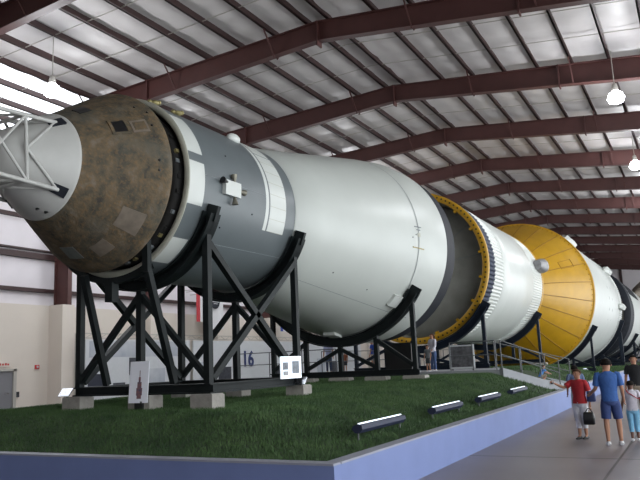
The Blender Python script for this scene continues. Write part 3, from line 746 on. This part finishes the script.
t = thing('exit_sign', 'small red sign above the grey door', 'sign', (WX+.35, 26.2, 2.5))
MB().box((WX+.35, 25.75, 2.52), (WX+.40, 26.75, 2.78)).build('backing', LINER, t)
for i, (y, h) in enumerate(((25.9, .09), (26.08, .12), (26.26, .10), (26.44, .12), (26.6, .09))):
    MB().box((WX+.40, y-.055, 2.6), (WX+.41, y+.055, 2.6+h)).build('letter_block', RED, t)

# picture panel on the railing
t = thing('exhibit_panel', 'framed grey photo panel standing on the walkway beside the ribbed stage', 'display panel', (-8.3, 25.3, 1.5))
MB().box((-8.18, 25.28, 1.62), (-7.36, 25.31, 2.36)).build('picture', mat('archive_photo', (.16, .16, .17), .4, col2=(.05, .05, .055), scale=7), t)
mb = MB()
for a, b in (((-8.24, 25.27, 1.56), (-7.30, 25.32, 1.62)), ((-8.24, 25.27, 2.36), (-7.30, 25.32, 2.42)), ((-8.24, 25.27, 1.62), (-8.18, 25.32, 2.36)), ((-7.36, 25.27, 1.62), (-7.30, 25.32, 2.36))): mb.box(a, b)
mb.build('frame', PANELW, t)
for x in (-8.15, -7.39): MB().box((x-.025, 25.32, 1.5), (x+.025, 25.36, 2.3)).build('stand_leg', RAILM, t)
# black display case
t = thing('display_case', 'large black display case under the rear of the white section', 'display case', (-9.85, 24.85, 1.5))
MB().box((-10.55, 24.72, 1.54), (-9.5, 25.05, 2.56)).build('body', BLACK, t); MB().box((-10.6, 24.70, 2.56), (-9.45, 25.07, 2.60)).build('top', BLACKP, t)
MB().box((-10.5, 24.78, 1.5), (-9.55, 25.0, 1.54)).build('plinth', BLACKP, t)

# ---------------------------------------------------------------- trough lights on the grass
HOUS = mat('blue_black_housing', (.022, .028, .06), .5, spec=.3)
TUBE = mat('light_tube', (.9, .95, 1), .3, emit=(.75, .85, 1), es=1.3)
def trough(x, y0, y1, label, group='trough lights along the retaining wall'):
    y0 += .15; y1 -= .38*(y1-y0)/2.5; zg = gh(x, (y0+y1)/2); z = max(.80, zg-.06)
    t = thing('trough_light', label, 'light', (x, (y0+y1)/2, zg), group)
    prof = [(-.10, .10), (-.11, .03), (-.06, -.03), (.03, -.03), (.09, .03), (.07, .08), (-.02, .118)]; z += .03
    mb = MB(); n = len(prof)
    vs = [(x-p[0]*1.0, y, z+p[1]) for y in (y0, y1) for p in prof]
    mb.add(vs, [tuple(range(n)), tuple(range(2*n-1, n-1, -1))]+[(i, i+n, (i+1) % n+n, (i+1) % n) for i in range(n)])
    mb.build('housing', HOUS, t)
    MB().tube([(x+.02, y0+.05, z+.112), (x+.02, y1-.05, z+.112)], .020, 10).build('light_tube', TUBE, t)
    for y in (y0+.06, y1-.06): MB().tube([(x, y, gh(x, y)-.03), (x, y, z+.0)], .018, 8).build('leg', RAILM, t)
    return t
trough(-5.3, 10.85, 13.35, 'nearest and longest black trough light with glowing white top on the grass')
trough(-5.3, 14.6, 17.1, 'black trough light second from the front corner, on the grass')
trough(-5.3, 18.2, 20.7, 'third black trough light from the front corner, near the ramp')
trough(-5.3, 21.7, 24.2, 'trough light tight against the foot of the ramp')
trough(-6.0, 41.2, 43.4, 'small distant trough light on the grass below the yellow cone')

# ---------------------------------------------------------------- high bay lamps
GLOBE = mat('lamp_globe', (1, 1, 1), .3, emit=(.88, .92, 1), es=30)
lamp0 = None
def lamp(x, y, z, label):
    global lamp0
    zr = roof_z(x)-.14
    t = thing('high_bay_lamp', label, 'ceiling lamp', (x, y, z), 'hanging high bay lamps')
    MB().tube([(x, y, z+.62), (x, y, zr)], .018, 6).build('drop_rod', TRIM, t)
    MB().tube([(x, y, z+.32), (x, y, z+.42), (x, y, z+.62)], [.13, .13, .09], 14).build('ballast', TRIM, t)
    g_ = MB().tube([(x, y, z+.32), (x, y, z+.2), (x, y, z+.02), (x, y, z-.14), (x, y, z-.2)], [.12, .26, .33, .26, .10], 18).build('globe', GLOBE, t)
    l = bpy.data.lights.new('lamp_light', 'POINT'); l.energy = 500; l.color = (.95, .97, 1); l.shadow_soft_size = .3
    lo = bpy.data.objects.new('lamp_light', l); C.objects.link(lo); lo.parent = t; lo.location = (0, 0, -.6)
    return t
lamp(-1.85, 29.3, 11.9, 'bright white globe lamp hanging at the upper right of the roof')
lamp(-2.1, 42.5, 12.2, 'second globe lamp at the right edge, one frame farther than the brightest')
lamp(-20.05, 17.14, 12.3, 'bright globe lamp hanging over the brown capsule at the left')
lamp(-2.4, 58, 12.3, 'small distant lamp at the right edge, far down the hall')
lamp(-20.05, 42.5, 12.2, 'globe lamp hidden above the rocket over the far aisle')
for i_, (x_, y_) in enumerate(((-26.5, 25.5), (-26.5, 33.5), (-26.5, 48.5), (-26.5, 63.5), (-26.5, 79))):  # unseen lamps added behind the rocket to brighten the long wall
    lamp(x_, y_, 12.0, 'unseen globe lamp added over the far aisle behind the rocket, %s along the wall' % ('nearest the capsule', 'second', 'third', 'fourth', 'farthest')[i_])

# ================================================================ PEOPLE
SK = {'light': mat('skin_light', (.50, .27, .19), .6), 'tan': mat('skin_tan', (.36, .18, .11), .6), 'dark': mat('skin_dark', (.13, .06, .04), .6)}
HAIR = mat('dark_hair', (.010, .008, .007), .85, spec=.1); HAIRB = mat('brown_hair', (.05, .024, .013), .85, spec=.15)
def cloth(n, c): return mat(n, c, .85, var=.18, scale=9, bump=.2, bscale=20)
SHOEW, SHOEB = mat('white_shoe', (.6, .6, .62), .6), mat('black_shoe', (.015, .015, .015), .5)
EYE = mat('eye_dark', (.02, .015, .012), .3); LIP = mat('lip', (.33, .10, .09), .5)
FW_ = Vector((0, 1, 0))
def person(label, loc, H, head, skin='tan', shirt=None, pants=None, pants_len='shorts', shoe=SHOEW, hair=HAIR, long_hair=False,
           armR=((.035, 0, -.165), (.04, .04, -.31)), armL=((-.035, 0, -.165), (-.04, .04, -.31)), legs=((.055, .01), (-.055, -.01)),
           sleeve=.6, female=False, crouch=False, group=None, bulk=1.0):
    a = rad(head); R = Matrix.Rotation(a, 3, 'Z'); root = thing('person', label, 'person', loc, group)
    L = Vector(loc)
    def W(p): return L + R @ (Vector(p)*H)
    lean = .0
    if crouch:
        pel, che, nec = Vector((0, -.06, .22)), Vector((0, .02, .38)), Vector((0, .075, .47))
    else: pel, che, nec = Vector((0, 0, .53)), Vector((0, 0, .70)), Vector((0, 0, .825))
    hd = nec+Vector((0, .012, .03)); hm = hd+Vector((0, .01, .065)); ht = hd+Vector((0, .0, .115))
    swid = .098 if female else .112
    V, E, RR = [], [], []
    def v(p, r):
        V.append(W(p)); RR.append(r*H); return len(V)-1
    def e(i, j): E.append((i, j))
    ip = v(pel, .066); iw = v(pel.lerp(che, .5), .058); ic = v(che, .068); ib = v(nec-(nec-che)*.30, .046); inn = v(nec, .030); ih = v(hd, .038); im = v(hm, .056); it = v(ht, .044)
    for i, j in ((ip, iw), (iw, ic), (ic, ib), (ib, inn), (inn, ih), (ih, im), (im, it)): e(i, j)
    fingers = []; arms = []
    for s, (eo, ho) in ((1, armR), (-1, armL)):
        sh = nec+Vector((s*swid, 0, -.022)); el = sh+Vector(eo); ha = sh+Vector(ho)
        i0 = v(sh-Vector((0, 0, .008)), .026); e(ib, i0); i1 = v(sh.lerp(el, .5), .029); e(i0, i1); i2 = v(el, .024); e(i1, i2); i3 = v(el.lerp(ha, .45), .022); e(i2, i3); i4 = v(ha, .0145); e(i3, i4)
        d_ = (ha-el).normalized(); pl = ha+d_*.045; i5 = v(pl, .019); e(i4, i5)
        arms.append((sh, el, ha)); 
        side = d_.cross(Vector((0, 1, 0))); side = side.normalized() if side.length > .1 else Vector((1, 0, 0)); curl = d_.cross(side).normalized()*(-1)
        fingers.append((pl, d_, Vector((0, 1, 0)) if abs(d_.y) < .7 else Vector((0, 0, 1)), s))
    legp = []
    for s, (fx, fy) in ((1, legs[0]), (-1, legs[1])):
        hip = pel+Vector((s*.048, 0, -.02))
        if crouch: kn = Vector((s*.07, .16, .25)); an = Vector((s*.065, .03, .045))
        else: kn = Vector((fx*.95, fy*.55+.008, .285)); an = Vector((fx, fy, .045))
        i0 = v(hip, .055); e(ip, i0); i1 = v(hip.lerp(kn, .5), .048); e(i0, i1); i2 = v(kn, .034); e(i1, i2); i3 = v(kn.lerp(an, .35), .034); e(i2, i3); i4 = v(an, .020); e(i3, i4)
        i5 = v(an+Vector((s*.006, .055, -.025)), .018); e(i4, i5); legp.append((hip, kn, an))
    # fingers: own chains rooted inside the palm
    roots = [ip]
    for pl, d_, fwd, s in fingers:
        fwd = (fwd-d_*fwd.dot(d_)).normalized(); sd = d_.cross(fwd).normalized()
        for k, (o, ln) in enumerate(((-.0135, .036), (-.0045, .042), (.0045, .040), (.0135, .031))):
            b0 = pl+fwd*o; f0 = v(b0, .0055); roots.append(f0)
            f1 = v(b0+d_*ln*.55+sd*.004*s, .005); e(f0, f1); f2 = v(b0+d_*ln*.9+sd*.014*s, .0042); e(f1, f2)
        b0 = pl-d_*.02+fwd*.012; f0 = v(b0, .006); roots.append(f0); f1 = v(b0+fwd*.016+d_*.016, .0055); e(f0, f1); f2 = v(b0+fwd*.02+d_*.034, .0045); e(f1, f2)
    me = bpy.data.meshes.new('body'); me.from_pydata([tuple(p-L) for p in V], E, [])
    o = bpy.data.objects.new('body', me); C.objects.link(o); o.parent = root; me.materials.append(SK[skin])
    md = o.modifiers.new('skin', 'SKIN'); md.use_smooth_shade = True
    if not me.skin_vertices: 
        bpy.context.view_layer.update()
    sv = me.skin_vertices[0].data if me.skin_vertices else None
    if sv:
        for i, r in enumerate(RR): sv[i].radius = (r, r); sv[i].use_root = i in roots
    ss = o.modifiers.new('subd', 'SUBSURF'); ss.levels = 1; ss.render_levels = 2
    # face
    up = (ht-hd).normalized(); fc = hm+Vector((0, .052, -.006))
    for s in (-1, 1): MB().ell(W(hm+Vector((s*.020, .052, .004))), .007*H, .007*H, .005*H, 8, 6).build('eye', EYE, root)
    MB().tube([W(hm+Vector((0, .050, .008))), W(hm+Vector((0, .066, -.014))), W(hm+Vector((0, .052, -.020)))], [.005*H, .009*H, .006*H], 8).build('nose', SK[skin], root)
    MB().tube([W(hm+Vector((-.015, .046, -.036))), W(hm+Vector((0, .053, -.037))), W(hm+Vector((.015, .046, -.036)))], [.003*H, .006*H, .003*H], 8).build('mouth', LIP, root)
    for s in (-1, 1): MB().ell(W(hm+Vector((s*.056, 0, -.004))), .008*H, .012*H, .017*H, 8, 6).build('ear', SK[skin], root)
    # hair cap
    mb = MB(); c = hm+Vector((0, -.012, .016)); n_, m_ = 18, 10; vs = []
    for i in range(m_+1):
        for j in range(n_):
            ph = PI*.62*i/m_; th_ = 2*PI*j/n_; y = sin(ph)*sin(th_)
            cut = 1.0
            if y > .25 and ph > PI*.34: ph = PI*.34+(ph-PI*.34)*.15; y = sin(ph)*sin(th_)
            vs.append(W(c+Vector((.062*sin(ph)*cos(th_), .066*y, .058*cos(ph)))))
    mb.add(vs, [(i*n_+j, (i+1)*n_+j, (i+1)*n_+(j+1) % n_, i*n_+(j+1) % n_) for i in range(m_) for j in range(n_)], 0, True)
    if long_hair: mb.tube([W(c+Vector((0, -.03, .03))), W(c+Vector((0, -.052, -.03))), W(c+Vector((0, -.052, -.10))), W(c+Vector((0, -.045, -.14)))], [x*H for x in (.035, .055, .05, .02)], 12, ry=[x*H for x in (.03, .028, .026, .015)])
    mb.build('hair', hair, root)
    # shirt: torso loft and sleeves
    X_, Y_ = R @ Vector((1, 0, 0)), R @ Vector((0, 1, 0))
    def loft(rings, mb, n=20):
        vs = []
        for c_, rx, ry in rings:
            for j in range(n):
                t_ = 2*PI*j/n; vs.append(W(c_)+X_*rx*bulk*H*cos(t_)+Y_*ry*bulk*H*sin(t_))
        mb.add(vs, [(i*n+j, i*n+(j+1) % n, (i+1)*n+(j+1) % n, (i+1)*n+j) for i in range(len(rings)-1) for j in range(n)], 0, True)
    tl = nec-pel
    P = lambda f, dy=0: pel+tl*f+Vector((0, dy, 0))
    mb = MB()
    loft([(P(-.10), .096, .074), (P(.05), .094, .074), (P(.25), .084 if female else .092, .068), (P(.5), .092 if female else .101, .076 if female else .074), (P(.72), .102 if female else .114, .076), (P(.86), .112 if female else .126, .066), (P(.95), .100 if female else .112, .056), (P(1.02), .060, .044), (P(1.07), .036, .036)], mb)
    for sh, el, ha in arms:
        dd = el-sh; 
        if sleeve <= 1: pts = [sh-Vector((math.copysign(.03, sh.x), 0, -.012)), sh+Vector((0, 0, .004)), sh+dd*.18, sh+dd*sleeve]; rr_ = [.026, .034, .039*bulk, .040*bulk]
        else: pts = [sh-Vector((math.copysign(.03, sh.x), 0, -.012)), sh+Vector((0, 0, .004)), sh+dd*.18, el, el.lerp(ha, .95)]; rr_ = [.030, .038, .042, .034, .026]
        mb.tube([W(p) for p in pts], [x*H for x in rr_], 14)
    mb.build('shirt', shirt, root)
    mb = MB(); loft([(P(.10), .088, .068), (P(-.02), .093, .074), (pel+Vector((0, 0, -.045)), .095, .074), (pel+Vector((0, 0, -.075)), .085, .06)], mb)
    fr_ = {'shorts': (1.02, 0), 'capri': (1, .55), 'long': (1, .97)}[pants_len]
    for hip, kn, an in legp:
        pts = [hip+(kn-hip)*-.05, hip+(kn-hip)*.3, hip+(kn-hip)*.92]; rr_ = [.05, .060*bulk, .054*bulk if pants_len == 'shorts' else .044]
        if fr_[1]: pts += [kn+(an-kn)*.15, kn+(an-kn)*fr_[1]]; rr_ += [.042, .037 if pants_len == 'capri' else .032]
        mb.tube([W(p) for p in pts], [x*H for x in rr_], 16)
    mb.build('trousers' if pants_len != 'shorts' else 'shorts', pants, root)
    for (hip, kn, an) in legp:
        b = Vector((an.x, an.y, 0)); mb = MB(); 
        mb.tube([W(b+Vector((0, -.038, .018))), W(b+Vector((0, -.01, .026))), W(b+Vector((0, .05, .020))), W(b+Vector((0, .095, .013)))], [x*H for x in (.018, .028, .027, .016)], 12, ry=[x*H for x in (.016, .026, .019, .011)])
        mb.build('shoe', shoe, root)
    return root, W, arms
def sitbag(name, label, cat, c, sx, sy, sz, m, strap, group=None):
    t = thing(name, label, cat, (c[0], c[1], c[2]-sz/2)); x, y, z = c
    mb = MB(); vs = []; n = 16
    for k, (zz, q) in enumerate(((-.5, .80), (-.46, .97), (0, 1.0), (.42, .9), (.5, .72))):
        for j in range(n):
            a = 2*PI*j/n; cx = math.copysign(abs(cos(a))**.45, cos(a)); cy = math.copysign(abs(sin(a))**.45, sin(a))
            vs.append((x+cx*sx/2*q, y+cy*sy/2*q, z+zz*sz))
    mb.add(vs, [(i*n+j, i*n+(j+1) % n, (i+1)*n+(j+1) % n, (i+1)*n+j) for i in range(4) for j in range(n)]+[tuple(range(n))[::-1], tuple(range(4*n, 5*n))], 0, True)
    mb.build('body', m, t); MB().tube(strap, .011, 6).build('strap', m, t); return t

BLUE = cloth('blue_polo', (.030, .095, .30)); NAVYC = cloth('navy_shorts', (.028, .05, .16)); REDC = cloth('red_blouse', (.42, .02, .028)); WHC = cloth('white_trousers', (.70, .69, .73))
LTB = cloth('light_blue_leggings', (.18, .42, .62)); WHS = cloth('white_shirt', (.58, .56, .62)); BLS = cloth('black_shirt', (.012, .012, .014)); KHA = cloth('khaki', (.33, .27, .20))
# man in blue, seen from behind
person('man seen from behind in blue polo shirt, navy shorts and white trainers', (-1.88, 16.5, 0), 1.84, 12, 'tan', BLUE, NAVYC, 'shorts', SHOEW,
       armR=((.030, .0, -.16), (.045, .07, -.285)), armL=((-.030, .02, -.155), (-.075, .115, -.21)), legs=((.078, .02), (-.065, -.015)), sleeve=.8, bulk=1.0)
# woman in red, arm held out
rw, Ww, aw = person('woman in red blouse and white capri trousers holding out a camera', (-2.66, 17.6, 0), 1.61, 158, 'tan', REDC, WHC, 'capri', SHOEB, HAIRB,
       armR=((.085, .09, -.075), (.15, .20, -.015)), armL=((-.05, -.02, -.165), (-.06, .01, -.31)), legs=((.035, .03), (-.035, -.03)), sleeve=.75, female=True, bulk=1.1)
hp = Ww(aw[0][2]+Vector((.03, .03, .01)))
t = thing('camera', 'small white camera in the outstretched hand of the woman in red', 'camera', hp)
MB().box((hp.x-.06, hp.y-.02, hp.z-.03), (hp.x+.05, hp.y+.02, hp.z+.035)).build('body', SHOEW, t); MB().tube([(hp.x, hp.y-.02, hp.z), (hp.x, hp.y-.045, hp.z)], .022, 12).build('lens', BLACK, t)
hl = Ww(aw[1][2]+Vector((-.005, .01, -.06)))
sitbag('handbag', 'black handbag hanging from the hand of the woman in red', 'bag', (hl.x-.05, hl.y-.02, hl.z-.22), .26, .13, .28, BLACK,
       [(hl.x-.13, hl.y-.02, hl.z-.09), (hl.x-.06, hl.y-.02, hl.z+.0), (hl.x-.02, hl.y-.02, hl.z+.0), (hl.x+.04, hl.y-.02, hl.z-.09)])
sp = Ww((-.17, -.02, .60))
sitbag('shoulder_bag', 'small blue shoulder bag at the side of the woman in red', 'bag', tuple(sp), .2, .12, .24, mat('blue_bag', (.03, .045, .13), .7),
       [tuple(Ww((-.15, -.02, .66))), tuple(Ww((-.105, .01, .83))), tuple(Ww((-.12, -.07, .8))), tuple(Ww((-.18, -.03, .66)))])
# girl
rg, Wg, ag = person('girl with dark hair in white top and light blue capri leggings', (-1.52, 17.3, 0), 1.32, 0, 'dark', WHS, LTB, 'capri', SHOEW,
       armR=((.05, .0, -.165), (.07, .04, -.30)), armL=((-.05, .02, -.16), (-.08, .06, -.29)), legs=((.04, .03), (-.05, -.02)), sleeve=.5, female=True)
bp_ = Wg((.24, -.06, .58))
sitbag('red_bag', 'red bag slung at the side of the girl in the white top', 'bag', tuple(bp_), .16, .10, .30, mat('red_bag', (.42, .02, .03), .6),
       [tuple(bp_+Vector((0, 0, .15))), tuple(Wg((.10, -.085, .70))), tuple(Wg((-.04, -.085, .80))), tuple(Wg((-.075, .0, .845)))])
person('man in black shirt and khaki trousers walking towards the camera at the right edge', (-1.86, 23.2, 0), 1.84, 170, 'tan', BLS, KHA, 'long', SHOEB, sleeve=.7)
person('person in grey-blue clothes standing half hidden behind the woman in red', (-3.42, 22.2, 0), 1.62, 20, 'dark', cloth('slate_shirt', (.10, .14, .25)), cloth('grey_trousers', (.35, .37, .42)), 'long', SHOEW)
person('child in light blue shirt crouching on the ramp', (-5.40, 27.4, .95), .95, -60, 'light', cloth('sky_blue_shirt', (.10, .28, .66)), KHA, 'shorts', SHOEW, HAIRB, crouch=True,
       armR=((.02, .10, -.09), (.0, .2, -.14)), armL=((-.02, .10, -.09), (.0, .2, -.14)))
person('woman in white jacket and jeans on the walkway between two rocket stages', (-8.93, 25.5, 1.5), 1.42, 150, 'tan', WHS, cloth('jeans', (.06, .10, .22)), 'long', SHOEW, HAIRB, long_hair=True, sleeve=1.5, female=True,
       armR=((.03, .03, -.16), (-.01, .10, -.22)), armL=((-.03, .03, -.16), (.0, .10, -.24)))
person('small child in grey standing before the woman on the walkway', (-8.98, 25.05, 1.5), .98, 160, 'tan', cloth('grey_tee', (.14, .15, .16)), cloth('dark_shorts', (.06, .07, .08)), 'shorts', SHOEW, HAIRB)
person('visitor in white and blue shirt on the walkway behind the rocket', (-16.2, 30.9, 1.5), 1.55, 200, 'tan', cloth('pale_blue_shirt', (.35, .38, .55)), cloth('dark_jeans', (.03, .045, .09)), 'long', SHOEB)
person('small child in rust-brown shirt on the walkway behind the rocket', (-15.95, 32.2, 1.5), 1.02, 180, 'tan', cloth('rust_shirt', (.24, .07, .03)), cloth('black_shorts', (.02, .02, .025)), 'shorts', SHOEB, HAIRB)
person('visitor in royal blue shirt and khaki shorts on the walkway behind the rocket', (-16.2, 36.2, 1.5), 1.62, 90, 'tan', cloth('royal_blue_shirt', (.02, .07, .40)), KHA, 'shorts', SHOEW)
